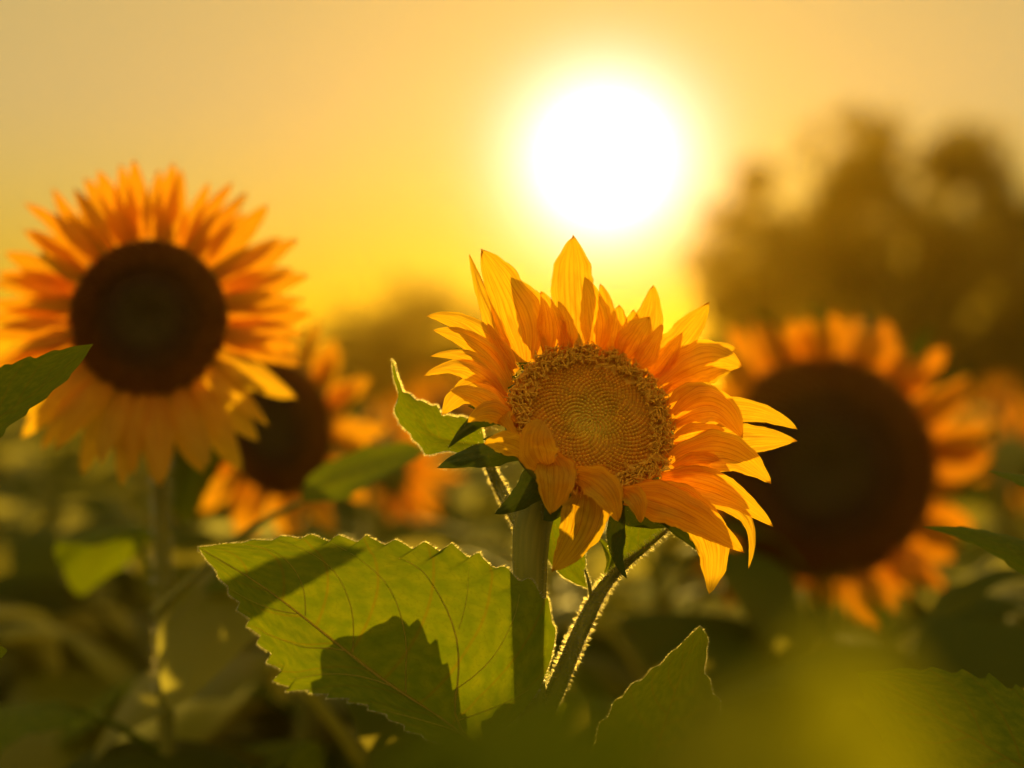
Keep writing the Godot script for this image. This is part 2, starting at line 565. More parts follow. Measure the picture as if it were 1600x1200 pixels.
# ---------------------------------------------------------------- the main bloom
func main_flower() -> void:
	var D := 1.5
	var foot := P(842, 1200, D)
	foot.y = 0
	var t := thing("sunflower", "sharply focused young sunflower in the centre with one big serrated leaf", "sunflower", foot)
	var O := foot
	var C := P(922, 660, D)
	var z := (cam_basis * Vector3(0.24, 0.47, 0.85)).normalized()
	var x := Vector3.UP.cross(z).normalized()
	var b := Basis(x, z.cross(x), z)
	var R := 0.064
	var xf := Transform3D(b, C - O)
	var px := D / PX
	var hairs := []
	var fine := []

	# receptacle
	var prof := []
	for i in 9:
		var f := i / 8.0
		prof.append(Vector2(maxf(R * (1.0 - f), 0.0004), 0.006 * (1.0 - pow(1.0 - f, 2.0)) - 0.004 * smoothstep(0.5, 1.0, f)))
	part("flower_disc", lathe(prof, 48), M.receptacle, t, xf)
	part("flower_back", lathe([Vector2(R, 0), Vector2(R * 1.03, -0.006), Vector2(R * 0.92, -0.016), Vector2(R * 0.55, -0.028), Vector2(R * 0.22, -0.036), Vector2(0.001, -0.037)], 36), M.stem, t, xf)

	# florets: buds in the middle, open tubes with curled stigmas at the rim
	var bud := lathe([Vector2(0.45, -0.3), Vector2(0.52, 0.3), Vector2(0.42, 0.8), Vector2(0.2, 1.15), Vector2(0.001, 1.25)], 7)
	var arm := func(sgn: float) -> ArrayMesh:
		var pts := []
		for i in 7:
			var a := i / 6.0 * 3.9
			pts.append(Vector3(sgn * (0.10 + 0.52 * (1.0 - cos(a))), 0.0, 2.5 + 0.62 * sin(a)))
		return tube(pts, [0.17, 0.15, 0.09], 8, 5)
	var corolla := lathe([Vector2(0.34, -0.4), Vector2(0.30, 1.0), Vector2(0.42, 1.9), Vector2(0.46, 2.15), Vector2(0.2, 2.2)], 7)
	var pistil := lathe([Vector2(0.2, 1.8), Vector2(0.2, 2.4), Vector2(0.14, 2.75), Vector2(0.001, 2.8)], 6)
	var open_floret := joined([[corolla, Transform3D.IDENTITY], [pistil, Transform3D.IDENTITY], [arm.call(1.0), Transform3D.IDENTITY], [arm.call(-1.0), Transform3D.IDENTITY]])
	var bx := []
	var bc := []
	var ox := []
	var oc := []
	var N := 1500
	for k in N:
		var r := sqrt((k + 0.5) / N)
		var a := k * 2.399963
		var h := 0.006 * (1.0 - r * r) - 0.004 * smoothstep(0.5, 1.0, 1.0 - r)
		var at := Vector3(cos(a) * r * R, sin(a) * r * R, h)
		var lean := Vector3(cos(a), sin(a), 0) * (0.05 + 0.35 * pow(r, 4.0)) + Vector3(rng.randfn(0, 0.04), rng.randfn(0, 0.04), 0)
		if r < 0.74 + rng.randf_range(-0.035, 0.035):
			lean = Vector3(cos(a), sin(a), 0) * (-0.65 * (1.0 - smoothstep(0.0, 0.55, r)))
			var n := (Vector3(0, 0, 1) + lean).normalized()
			var s := 0.00285 * (0.74 + 0.26 * smoothstep(0.0, 0.4, r))
			var lb := Basis(Quaternion(Vector3(0, 0, 1), n)) * Basis.from_scale(Vector3(s * 0.92, s * 0.92, s * (1.15 if r < 0.4 else 0.95)))
			bx.append(xf * Transform3D(lb, at))
			bc.append(Color(0.92, 0.70, 0.07).lerp(Color(0.92, 0.54, 0.04), smoothstep(0.15, 0.5, r)).lerp(Color(0.92, 0.48, 0.03), smoothstep(0.5, 0.72, r)) * rng.randf_range(0.85, 1.12))  # bud colours lifted to imitate glare veiling the disc
		elif rng.randf() < 0.74:
			lean += Vector3(rng.randfn(0, 0.10), rng.randfn(0, 0.10), 0)
			var n := (Vector3(0, 0, 1) + lean).normalized()
			var s := 0.0034 * rng.randf_range(0.9, 1.15)
			var lb := Basis(Quaternion(Vector3(0, 0, 1), n)) * Basis(Vector3(0, 0, 1), rng.randf() * TAU) * Basis.from_scale(Vector3(s, s, s * rng.randf_range(0.5, 0.8)))
			ox.append(xf * Transform3D(lb, at))
			oc.append(Color(0.97, 0.55, 0.035) * rng.randf_range(0.8, 1.03))  # rim colour lifted too, glare put into the albedo
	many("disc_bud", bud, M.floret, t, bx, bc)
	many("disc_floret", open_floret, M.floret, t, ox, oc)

	# ray petals: base, middle, tip (u, v, millimetres towards the camera from the plane of the disc rim), width in pixels, roll, cup, point
	var rows := [
		[[902, 552, -4], [896, 462, -12], [895, 369, -8], 70, 0.1, 0.25, 3.0],
		[[926, 556, 0], [930, 498, 2], [914, 433, 10], 50, -0.35, 0.5, 2.4],
		[[942, 556, -2], [952, 505, -4], [938, 443, 2], 42, 0.5, 0.5, 2.2],
		[[822, 566, 0], [803, 478, 2], [752, 390, 14], 78, 0.15, 0.4, 2.2],
		[[802, 576, -3], [765, 486, -6], [733, 397, 2], 30, 0.9, 0.5, 1.7],
		[[846, 560, -2], [838, 500, -8], [800, 432, -6], 60, -0.2, 0.3, 2.2],
		[[858, 560, -1], [862, 508, 2], [846, 456, 6], 44, 0.3, 0.4, 2.3],
		[[880, 556, -1], [884, 512, 2], [872, 470, 8], 30, -0.6, 0.5, 2.0],
		[[797, 590, -2], [742, 515, 4], [667, 494, 14], 40, 0.35, 0.5, 1.8],
		[[796, 604, -1], [748, 542, 6], [678, 516, 18], 40, 0.2, 0.5, 1.9],
		[[792, 618, -2], [742, 562, 10], [672, 557, 22], 28, 0.5, 0.6, 1.7],
		[[792, 628, 0], [733, 576, 14], [663, 587, 26], 34, 0.45, 0.6, 1.8],
		[[796, 646, -2], [742, 608, 6], [690, 649, 10], 50, 0.3, 0.5, 2.0],
		[[800, 660, 2], [752, 622, 18], [704, 610, 26], 36, 0.3, 0.5, 1.8],
		[[806, 672, 2], [770, 644, 20], [731, 660, 30], 36, -0.2, 0.4, 2.2],
		[[834, 718, 4], [794, 694, 22], [757, 692, 30], 40, -0.5, 0.4, 2.4],
		[[800, 640, 4], [786, 650, 22], [812, 685, 30], 26, 0.7, 0.4, 1.8],
		[[853, 730, 6], [838, 695, 30], [848, 658, 22], 56, 0.1, -0.5, 3.4],
		[[864, 722, 8], [868, 748, 34], [861, 803, 22], 66, 0.0, -0.4, 2.0],
		[[902, 742, 8], [944, 764, 36], [966, 814, 24], 52, -0.2, -0.4, 2.1],
		[[974, 768, 8], [994, 782, 30], [1001, 817, 22], 34, -0.1, -0.4, 2.1],
		[[912, 752, 2], [910, 818, 16], [864, 892, 2], 66, 0.1, -0.3, 2.6],
		[[975, 774, 4], [1062, 796, 22], [1162, 863, 16], 60, 0.25, -0.3, 2.0],
		[[1004, 762, 2], [1080, 790, 10], [1142, 850, 2], 50, 0.2, -0.3, 2.0],
		[[1034, 752, 2], [1116, 760, 12], [1207, 822, 4], 50, 0.2, -0.3, 2.0],
		[[1030, 748, 1], [1100, 752, 6], [1168, 790, -6], 42, 0.3, -0.3, 2.0],
		[[1060, 772, -4], [1160, 800, -2], [1169, 889, -8], 28, -0.7, 0.4, 1.8],
		[[1030, 780, -4], [1106, 832, -4], [1108, 928, -10], 52, 0.05, 0.3, 3.2],
		[[1048, 722, 2], [1130, 704, 12], [1204, 755, 8], 62, 0.25, -0.3, 2.0],
		[[1052, 706, 0], [1150, 688, -2], [1244, 689, -4], 58, -0.1, 0.3, 2.1],
		[[1050, 672, 0], [1150, 640, -4], [1246, 671, -2], 46, 0.35, -0.3, 1.7],
		[[1050, 660, 4], [1112, 632, 14], [1160, 684, 10], 56, 0.1, -0.3, 2.4],
		[[1046, 640, 2], [1092, 616, 10], [1142, 640, 8], 44, 0.3, -0.3, 2.2],
		[[1030, 608, -1], [1096, 566, 0], [1158, 573, 2], 62, 0.1, 0.3, 2.8],
		[[1036, 622, -4], [1086, 592, -8], [1142, 580, -10], 44, -0.3, 0.3, 2.1],
		[[1022, 600, -5], [1080, 558, -12], [1150, 545, -12], 40, 0.3, 0.3, 2.4],
		[[1004, 588, -3], [1056, 538, -6], [1108, 473, -2], 56, 0.05, 0.3, 2.1],
		[[1012, 590, -1], [1040, 560, -2], [1066, 520, 2], 34, -0.4, 0.3, 2.0],
		[[984, 572, -4], [1012, 508, -12], [1020, 446, -10], 50, 0.1, 0.3, 2.1],
		[[990, 578, 0], [1014, 546, 4], [1035, 506, 6], 34, -0.3, 0.3, 2.1],
		[[970, 566, 0], [992, 530, 4], [1014, 496, 10], 50, 0.3, 0.4, 3.0],
		[[952, 560, -1], [964, 520, 0], [967, 477, 4], 42, 0.3, 0.4, 2.4],
		[[962, 560, -4], [984, 520, -8], [990, 484, -6], 36, -0.3, 0.3, 2.4],
		[[890, 556, 1], [884, 530, 4], [880, 500, 6], 22, 0.8, 0.3, 1.6],
		[[808, 580, 2], [782, 540, 4], [762, 505, 6], 26, 0.8, 0.4, 1.8],
		[[1052, 690, 3], [1090, 676, 8], [1132, 672, 8], 34, 0.2, -0.3, 2.0],
		[[1050, 736, 3], [1096, 722, 8], [1140, 736, 4], 36, 0.2, -0.3, 2.0],
	]
	var view := cam_basis * Vector3(0, 0, 1)
	var q := 0
	for r in rows:
		q += 1
		var pts := []
		var z0 := 0.0
		for k in 3:
			var e = r[0 + k]
			if k == 0:
				z0 = -(0.24 * (e[0] - 922.0) - 0.47 * (e[1] - 660.0)) * px / 0.85
			pts.append(P(e[0], e[1], D - z0 - e[2] * 0.001 - (0.002 if k else 0.0)) - O)
		var roll: float = r[4]
		var side := func(tan: Vector3, t2: float) -> Vector3:
			var flat := tan - view * tan.dot(view)
			return view.cross(flat).normalized().rotated(tan, roll * (0.4 + 0.6 * t2))
		var w: float = 1.2 * r[3] * px / maxf(cos(roll * 0.7), 0.6)
		part("ray_petal", petal_sheet(pts, side, w, 30, 16, r[5] * 0.8, 0.045, r[6], q * 1.37, 0.25 * sin(q * 2.3)), M.petal, t)

	# stem
	var stem_pts := [Vector3.ZERO, P(838, 2400, D) - O, P(834, 1500, D) - O, P(830, 1110, D) - O, P(828, 950, D + 0.002) - O, P(828, 860, D + 0.006) - O, P(838, 790, D + 0.016) - O, P(878, 726, D + 0.034) - O, C - z * 0.033 - O]
	var sr := [0.015, 0.014, 0.012, 0.0106, 0.0100, 0.0098, 0.0098, 0.0112, 0.018]
	part("stem", tube(stem_pts, sr, 60, 18, 0.03), M.stem, t)
	hairs_on_tube(hairs, stem_pts.slice(2, 8), sr.slice(2, 8), 7000, 0.0028, 0.0062, 0.00016, Vector3.ZERO)

	# big leaf in front of the stem
	var NT := 132
	var d0 := 1.452
	var mid := curve(local([Vector3(738, 1160, d0), Vector3(700, 1130, d0), Vector3(664, 1106, d0 - 0.004), Vector3(600, 1064, d0 - 0.008), Vector3(520, 1001, d0 - 0.010), Vector3(440, 938, d0 - 0.008), Vector3(370, 890, d0 - 0.004), Vector3(308, 855, d0)], O), NT)
	var upr := curve(local([Vector3(738, 1160, d0), Vector3(800, 1128, d0 + 0.004), Vector3(845, 1070, d0 + 0.008), Vector3(866, 1000, d0 + 0.010), Vector3(850, 935, d0 + 0.012), Vector3(806, 902, d0 + 0.016), Vector3(755, 878, d0 + 0.018), Vector3(705, 860, d0 + 0.020), Vector3(650, 856, d0 + 0.020), Vector3(590, 846, d0 + 0.018), Vector3(530, 843, d0 + 0.014), Vector3(460, 840, d0 + 0.008), Vector3(385, 847, d0 + 0.004), Vector3(308, 855, d0)], O), NT)
	var lwr := curve(local([Vector3(738, 1160, d0), Vector3(700, 1166, d0 - 0.020), Vector3(640, 1140, d0 - 0.028), Vector3(570, 1102, d0 - 0.030), Vector3(500, 1082, d0 - 0.030), Vector3(448, 1072, d0 - 0.028), Vector3(432, 1040, d0 - 0.024), Vector3(400, 988, d0 - 0.018), Vector3(374, 945, d0 - 0.012), Vector3(342, 898, d0 - 0.006), Vector3(308, 855, d0)], O), NT)
	var ed := [PackedVector3Array(), PackedVector3Array(), 0]
	var big := part("leaf", leaf_sheet(mid, lwr, upr, NT, 26, 19.0, 0.0085, 0.0014, 0.030, 0.6, ed), M.leaf, t)
	fuzz(fine, ed, 7, 0.0016)
	part("petiole", tube([P(738, 1160, d0) - O, P(775, 1210, d0 + 0.012) - O, P(834, 1290, D) - O], [0.004, 0.0045, 0.0065], 12, 10), M.stem, big)
	part("leaf_midrib", vein(0.005, 0.0, 0.97, 0.0, 0.0, 0.0021), M.vein, big)
	for v in [[0.02, 0.05, 0.60, 0.86, 0.02, 0.0015], [0.02, -0.05, 0.30, -0.9, 0.0, 0.0010], [0.26, 0.02, 0.74, 0.88, 0.0, 0.0008], [0.45, 0.02, 0.84, 0.88, 0.0, 0.0007], [0.62, 0.02, 0.91, 0.85, 0.0, 0.0006], [0.30, -0.02, 0.56, -0.9, 0.0, 0.0008], [0.47, -0.02, 0.72, -0.9, 0.0, 0.0007], [0.64, -0.02, 0.85, -0.88, 0.0, 0.0006], [0.22, 0.30, 0.36, 0.90, -0.02, 0.0007], [0.10, 0.12, 0.16, 0.9, 0.0, 0.0007], [0.36, 0.52, 0.47, 0.9, 0.0, 0.0005]]:
		part("leaf_vein", vein(v[0], v[1], v[2], v[3], v[4], v[5]), M.vein, big)

	# the leaf hidden behind it, whose toothed shadow falls on it
	var d1 := 1.60
	mid = curve(local([Vector3(730, 1130, d1), Vector3(690, 1080, d1), Vector3(640, 1010, d1), Vector3(600, 920, d1)], O), 60)
	upr = curve(local([Vector3(730, 1130, d1), Vector3(752, 1090, d1), Vector3(736, 1010, d1), Vector3(700, 930, d1), Vector3(650, 898, d1), Vector3(600, 920, d1)], O), 60)
	lwr = curve(local([Vector3(730, 1130, d1), Vector3(640, 1110, d1), Vector3(560, 1060, d1), Vector3(545, 990, d1), Vector3(560, 930, d1), Vector3(600, 920, d1)], O), 60)
	part("leaf", leaf_sheet(mid, lwr, upr, 60, 12, 9.0, 0.009, 0.002, 0.01, 1.1), M.leaf, t)
	d1 = 1.58
	mid = curve(local([Vector3(845, 1160, d1), Vector3(830, 1090, d1), Vector3(800, 1030, d1)], O), 40)
	upr = curve(local([Vector3(845, 1160, d1), Vector3(880, 1110, d1), Vector3(850, 1050, d1), Vector3(800, 1030, d1)], O), 40)
	lwr = curve(local([Vector3(845, 1160, d1), Vector3(770, 1130, d1), Vector3(768, 1070, d1), Vector3(800, 1030, d1)], O), 40)
	part("leaf", leaf_sheet(mid, lwr, upr, 40, 10, 7.0, 0.007, 0.002, 0.01, 2.1), M.leaf, t)

	# upper left leaf with its thread-like tip
	var d2 := 1.535
	mid = curve(local([Vector3(757, 694, d2 + 0.01), Vector3(715, 690, d2 + 0.005), Vector3(678, 679, d2), Vector3(648, 648, d2 - 0.004), Vector3(626, 616, d2 - 0.002), Vector3(618, 590, d2), Vector3(613, 562, d2)], O), 70)
	upr = curve(local([Vector3(757, 694, d2 + 0.01), Vector3(750, 664, d2 + 0.012), Vector3(722, 652, d2 + 0.010), Vector3(694, 650, d2 + 0.006), Vector3(680, 636, d2 + 0.006), Vector3(655, 627, d2 + 0.004), Vector3(640, 617, d2 + 0.002), Vector3(629, 610, d2), Vector3(621, 589, d2), Vector3(613, 562, d2)], O), 70)
	lwr = curve(local([Vector3(757, 694, d2 + 0.01), Vector3(728, 710, d2 - 0.002), Vector3(700, 705, d2 - 0.006), Vector3(668, 710, d2 - 0.010), Vector3(652, 690, d2 - 0.008), Vector3(634, 670, d2 - 0.006), Vector3(618, 648, d2 - 0.004), Vector3(620, 628, d2 - 0.002), Vector3(623, 615, d2 - 0.001), Vector3(615, 590, d2), Vector3(613, 562, d2)], O), 70)
	ed = [PackedVector3Array(), PackedVector3Array(), 0]
	var small := part("leaf", leaf_sheet(mid, lwr, upr, 70, 16, 9.0, 0.0022, 0.0008, 0.014, 0.2, ed), M.leaf, t)
	fuzz(fine, ed, 9, 0.0018)
	var pet := [P(756, 694, d2 + 0.01) - O, P(766, 730, d2 + 0.012) - O, P(786, 772, d2 + 0.008) - O, P(820, 830, D + 0.006) - O]
	part("petiole", tube(pet, [0.003, 0.0042, 0.005, 0.006], 16, 10), M.stem, small)
	hairs_on_tube(hairs, pet, [0.003, 0.0042, 0.005, 0.006], 1100, 0.002, 0.0048, 0.0002, Vector3.ZERO)

	# the two small leaves hanging under the head
	var d3 := 1.528
	mid = curve(local([Vector3(866, 790, d3), Vector3(864, 840, d3), Vector3(888, 888, d3 - 0.006), Vector3(924, 922, d3)], O), 40)
	upr = curve(local([Vector3(866, 790, d3), Vector3(900, 820, d3), Vector3(914, 868, d3), Vector3(913, 900, d3), Vector3(924, 922, d3)], O), 40)
	lwr = curve(local([Vector3(866, 790, d3), Vector3(842, 830, d3 - 0.006), Vector3(852, 868, d3 - 0.01), Vector3(882, 902, d3 - 0.008), Vector3(924, 922, d3)], O), 40)
	ed = [PackedVector3Array(), PackedVector3Array(), 0]
	part("leaf", leaf_sheet(mid, lwr, upr, 40, 12, 8.0, 0.0012, 0.0006, 0.03, 0.9, ed), M.leaf, t)
	fuzz(fine, ed, 6, 0.0014)
	mid = curve(local([Vector3(943, 898, d3), Vector3(952, 872, d3 + 0.004), Vector3(934, 840, d3)], O), 24)
	upr = curve(local([Vector3(943, 898, d3), Vector3(962, 872, d3 + 0.006), Vector3(948, 848, d3 + 0.004), Vector3(934, 840, d3)], O), 24)
	lwr = curve(local([Vector3(943, 898, d3), Vector3(947, 870, d3 - 0.012), Vector3(934, 840, d3)], O), 24)
	part("leaf", leaf_sheet(mid, lwr, upr, 24, 8, 6.0, 0.0008, 0.0004, 0.02, 0.4), M.leaf, t)

	# side stalk to the right with its blade behind the head
	var br := [P(836, 1140, D + 0.004) - O, P(868, 1076, D + 0.010) - O, P(905, 990, D + 0.014) - O, P(938, 925, D + 0.018) - O, P(968, 890, D + 0.022) - O, P(1010, 856, D + 0.028) - O, P(1048, 824, D + 0.034) - O]
	var brr := [0.0085, 0.0072, 0.0066, 0.0062, 0.0045, 0.0022, 0.0008]
	var stalk := part("side_stalk", tube(br, brr, 40, 14, 0.03), M.stem, t)
	hairs_on_tube(hairs, br, brr, 3200, 0.002, 0.005, 0.0002, Vector3.ZERO)
	mid = curve(br.slice(3, 7), 40)
	upr = curve(local([Vector3(938, 925, D + 0.018), Vector3(956, 870, D + 0.03), Vector3(958, 815, D + 0.035), Vector3(1004, 806, D + 0.04), Vector3(1048, 824, D + 0.034)], O), 40)
	lwr = curve(local([Vector3(938, 925, D + 0.018), Vector3(972, 888, D + 0.012), Vector3(1012, 857, D + 0.018), Vector3(1048, 824, D + 0.034)], O), 40)
	part("leaf", leaf_sheet(mid, lwr, upr, 40, 12, 8.0, 0.002, 0.001, 0.012, 0.5), M.leaf, stalk)
	var tw := [P(926, 950, D + 0.016) - O, P(921, 915, D + 0.012) - O, P(914, 890, D + 0.006) - O]
	part("stipule", tube(tw, [0.002, 0.0014, 0.0006], 10, 8), M.stem, stalk)
	hairs_on_tube(hairs, tw, [0.002, 0.0014, 0.0006], 200, 0.001, 0.003, 0.00012, Vector3.ZERO)

	# pointed leaf standing up at the lower right
	var d4 := 1.44
	mid = curve(local([Vector3(1010, 1260, d4), Vector3(1030, 1160, d4), Vector3(1062, 1060, d4), Vector3(1093, 978, d4)], O), 60)
	upr = curve(local([Vector3(1010, 1260, d4), Vector3(1120, 1190, d4 + 0.012), Vector3(1124, 1110, d4 + 0.012), Vector3(1102, 1050, d4 + 0.008), Vector3(1106, 1000, d4 + 0.004), Vector3(1093, 978, d4)], O), 60)
	lwr = curve(local([Vector3(1010, 1260, d4), Vector3(930, 1180, d4 - 0.01), Vector3(962, 1100, d4 - 0.008), Vector3(1022, 1046, d4 - 0.006), Vector3(1064, 1006, d4 - 0.002), Vector3(1093, 978, d4)], O), 60)
	ed = [PackedVector3Array(), PackedVector3Array(), 0]
	var low := part("leaf", leaf_sheet(mid, lwr, upr, 60, 14, 10.0, 0.004, 0.001, 0.012, 0.3, ed), M.leaf_dark, t)
	fuzz(fine, ed, 3, 0.0011)
	part("petiole", tube([P(1010, 1262, d4) - O, P(940, 1380, d4 + 0.03) - O, P(838, 1460, D) - O], [0.004, 0.005, 0.006], 10, 8), M.stem, low)

	# bracts: the seen ones one by one, then the ring behind the petals
	for r in [
		[[818, 708, 1.492], [748, 712, 1.478], [683, 731, 1.482], 58, 0.2, 1.15],
		[[872, 704, 1.486], [828, 766, 1.474], [774, 803, 1.476], 74, -0.2, 1.1],
		[[972, 778, 1.482], [962, 850, 1.484], [979, 904, 1.488], 40, 0.3, 1.2],
		[[1000, 776, 1.492], [1042, 812, 1.492], [1092, 862, 1.496], 46, 0.5, 1.0],
		[[930, 770, 1.484], [916, 812, 1.490], [900, 856, 1.500], 60, 0.1, 1.3],
		[[880, 750, 1.486], [868, 790, 1.488], [850, 812, 1.492], 60, 0.1, 1.3],
		[[960, 780, 1.488], [1000, 806, 1.490], [1046, 822, 1.50], 60, 0.1, 1.3],
		[[800, 590, 1.52], [792, 558, 1.53], [786, 538, 1.53], 24, 0.1, 1.3],
		[[806, 660, 1.51], [760, 650, 1.516], [700, 700, 1.52], 52, 0.2, 1.2],
	]:
		var roll: float = r[4]
		var side := func(tan: Vector3, t2: float) -> Vector3:
			var flat := tan - view * tan.dot(view)
			return view.cross(flat).normalized().rotated(tan, roll * t2)
		var pts := []
		for k in 3:
			pts.append(P(r[k][0], r[k][1], r[k][2]) - O)
		part("bract", petal_sheet(pts, side, r[3] * px, 22, 10, 0.3, 0.02, r[5], r[0][0]), M.bract, t)
		for s in 70:
			var f := rng.randf()
			var p: Vector3 = pts[0].lerp(pts[1], f * 2.0) if f < 0.5 else pts[1].lerp(pts[2], f * 2.0 - 1.0)
			var sd: Vector3 = side.call((pts[2] - pts[0]).normalized(), f)
			var wd: float = r[3] * px * 0.5 * (0.42 + 0.58 * smoothstep(0.0, 0.42, f)) * pow(1.0 - pow(f, r[5]), 0.72)
			var sg := 1.0 if s % 2 else -1.0
			fine.append(hair_at(p + sd * sg * wd, sd * sg, rng.randf_range(0.0008, 0.0018), 0.00011))
	for k in 18:
		var a := TAU * (k + 0.3) / 18
		if sin(a) < -0.35:
			continue
		var l := rng.randf_range(0.022, 0.034)
		part("bract", bract_kinds[k % 4], M.bract, t, xf * Transform3D(Basis(Vector3(0, 0, 1), a) * Basis(Vector3(0, 1, 0), rng.randf_range(-0.2, 0.2)) * Basis.from_scale(Vector3.ONE * l), Vector3(cos(a), sin(a), 0) * R * 0.94 + Vector3(0, 0, -0.009)))
	# lower leaves on the same stem, below the frame
	stalk_leaves(t, curve(stem_pts.slice(0, 4), 40), [0.25, 0.42, 0.58, 0.72, 0.82], 0.4, 0.2, false, 0.012)
	var hm := hair_mesh()
	many("stem_hairs", hm, M.hair, t, hairs)
	many("leaf_hairs", hm, M.fuzz, t, fine)


func fuzz(out: Array, ed: Array, per: int, length: float) -> void:
	var pts: PackedVector3Array = ed[0]
	var dirs: PackedVector3Array = ed[1]
	for i in range(2, pts.size()):
		var step := pts[i] - pts[i - 2]      # the two margins alternate
		for k in per:
			out.append(hair_at(pts[i] - step * rng.randf(), dirs[i], length * rng.randf_range(0.6, 1.6), 0.00016))


# ---------------------------------------------------------------- neighbours with leaves in the frame
func edge_leaf(t: Node3D, m: Array, a: Array, b: Array, teeth: float, amp: float, phase: float) -> MeshInstance3D:
	var O := t.position
	return part("leaf", leaf_sheet(curve(local(m, O), 60), curve(local(b, O), 60), curve(local(a, O), 60), 60, 14, teeth, amp, 0.001, 0.012, phase), M.leaf, t)


func edge_plants() -> void:
	# left
	var foot := P(-190, 900, 1.52)
	foot.y = 0
	var t := thing("leafy_sunflower", "dark green sharp leaf reaching in at the left edge before the tall bloom", "sunflower", foot)
	var O := foot
	var pts := [Vector3.ZERO, Vector3(0.01, 0.6, 0), Vector3(0.0, 1.2, 0.0), P(-190, 500, 1.52) - O]
	part("stem", tube(pts, [0.014, 0.013, 0.011, 0.009], 20, 10), M.stem, t)
	var d := 1.50
	var lf := edge_leaf(t, [Vector3(-150, 740, d), Vector3(-60, 690, d), Vector3(30, 630, d), Vector3(90, 585, d), Vector3(146, 537, d)],
		[Vector3(-150, 740, d), Vector3(-90, 640, d + 0.02), Vector3(0, 576, d + 0.016), Vector3(60, 558, d + 0.010), Vector3(105, 544, d + 0.005), Vector3(146, 537, d)],
		[Vector3(-150, 740, d), Vector3(-60, 735, d - 0.02), Vector3(10, 672, d - 0.012), Vector3(70, 622, d - 0.006), Vector3(115, 580, d - 0.003), Vector3(146, 537, d)], 9.0, 0.004, 0.3)
	part("petiole", tube([P(-150, 740, d) - O, P(-190, 790, 1.52) - O], [0.004, 0.006], 6, 8), M.stem, lf)
	edge_leaf(t, [Vector3(-180, 1070, d), Vector3(-60, 1045, d), Vector3(12, 1016, d)],
		[Vector3(-180, 1070, d), Vector3(-80, 1000, d), Vector3(-10, 1006, d), Vector3(12, 1016, d)],
		[Vector3(-180, 1070, d), Vector3(-80, 1090, d), Vector3(-10, 1040, d), Vector3(12, 1016, d)], 7.0, 0.006, 0.8)
	stalk_leaves(t, curve(pts, 30), [0.3, 0.5, 0.66], 1.4, 0.2, false, 0.012)

	# right
	foot = P(1790, 900, 1.6)
	foot.y = 0
	t = thing("leafy_sunflower", "dark pointed leaves reaching in at the right edge beside the large dark head", "sunflower", foot)
	O = foot
	pts = [Vector3.ZERO, Vector3(0.01, 0.6, 0), Vector3(0.0, 1.15, 0.0), P(1790, 640, 1.6) - O]
	part("stem", tube(pts, [0.014, 0.013, 0.011, 0.009], 20, 10), M.stem, t)
	d = 1.57
	lf = edge_leaf(t, [Vector3(1760, 950, d), Vector3(1660, 892, d), Vector3(1560, 850, d), Vector3(1500, 834, d), Vector3(1440, 823, d)],
		[Vector3(1760, 950, d), Vector3(1680, 866, d + 0.03), Vector3(1600, 845, d + 0.03), Vector3(1530, 826, d + 0.015), Vector3(1490, 822, d + 0.006), Vector3(1440, 823, d)],
		[Vector3(1760, 950, d), Vector3(1670, 960, d - 0.02), Vector3(1600, 898, d - 0.015), Vector3(1545, 862, d - 0.01), Vector3(1490, 838, d - 0.004), Vector3(1440, 823, d)], 9.0, 0.003, 0.3)
	part("petiole", tube([P(1760, 950, d) - O, P(1790, 990, 1.6) - O], [0.004, 0.006], 6, 8), M.stem, lf)
	lf = edge_leaf(t, [Vector3(1740, 800, d), Vector3(1660, 766, d), Vector3(1600, 750, d), Vector3(1540, 735, d)],
		[Vector3(1740, 800, d), Vector3(1670, 745, d + 0.03), Vector3(1600, 741, d + 0.02), Vector3(1540, 735, d)],
		[Vector3(1740, 800, d), Vector3(1670, 800, d - 0.02), Vector3(1600, 762, d - 0.01), Vector3(1540, 735, d)], 8.0, 0.003, 0.6)
	part("petiole", tube([P(1740, 800, d) - O, P(1790, 850, 1.6) - O], [0.004, 0.006], 6, 8), M.stem, lf)
	d = 1.5
	lf = edge_leaf(t, [Vector3(1820, 1300, d), Vector3(1640, 1220, d), Vector3(1480, 1130, d), Vector3(1340, 1050, d)],
		[Vector3(1820, 1300, d), Vector3(1760, 1150, d + 0.03), Vector3(1660, 1110, d + 0.03), Vector3(1580, 1076, d + 0.03), Vector3(1530, 1058, d + 0.024), Vector3(1450, 1046, d + 0.012), Vector3(1340, 1050, d)],
		[Vector3(1820, 1300, d), Vector3(1640, 1330, d - 0.02), Vector3(1460, 1260, d - 0.02), Vector3(1370, 1140, d - 0.01), Vector3(1340, 1050, d)], 12.0, 0.008, 0.1)
	part("petiole", tube([P(1820, 1300, d) - O, P(1790, 1400, 1.6) - O], [0.004, 0.006], 6, 8), M.stem, lf)
	stalk_leaves(t, curve(pts, 30), [0.3, 0.5], 1.4, 0.2, false, 0.012)

	# very near the lens, below
	foot = P(1180, 1500, 0.56)
	foot.y = 0
	t = thing("leafy_sunflower", "blurred yellow green leaf close to the lens at bottom right", "sunflower", foot)
	O = foot
	pts = [Vector3.ZERO, Vector3(0.0, 0.6, 0.01), P(1180, 1500, 0.57) - O]
	part("stem", tube(pts, [0.012, 0.011, 0.006], 20, 10), M.stem, t)
	d = 0.36
	near_leaf(t, Vector3(1300, 1560, d), Vector3(1325, 965, d), 225, 0.3, M.young_leaf)
	d = 0.55
	near_leaf(t, Vector3(1150, 1480, d), Vector3(1120, 1040, d + 0.02), 160, 1.3, M.young_leaf)
	stalk_leaves(t, curve(pts, 30), [0.4, 0.55, 0.7], 0.2, 0.14, false, 0.01)
	foot = P(700, 1500, 0.62)
	foot.y = 0
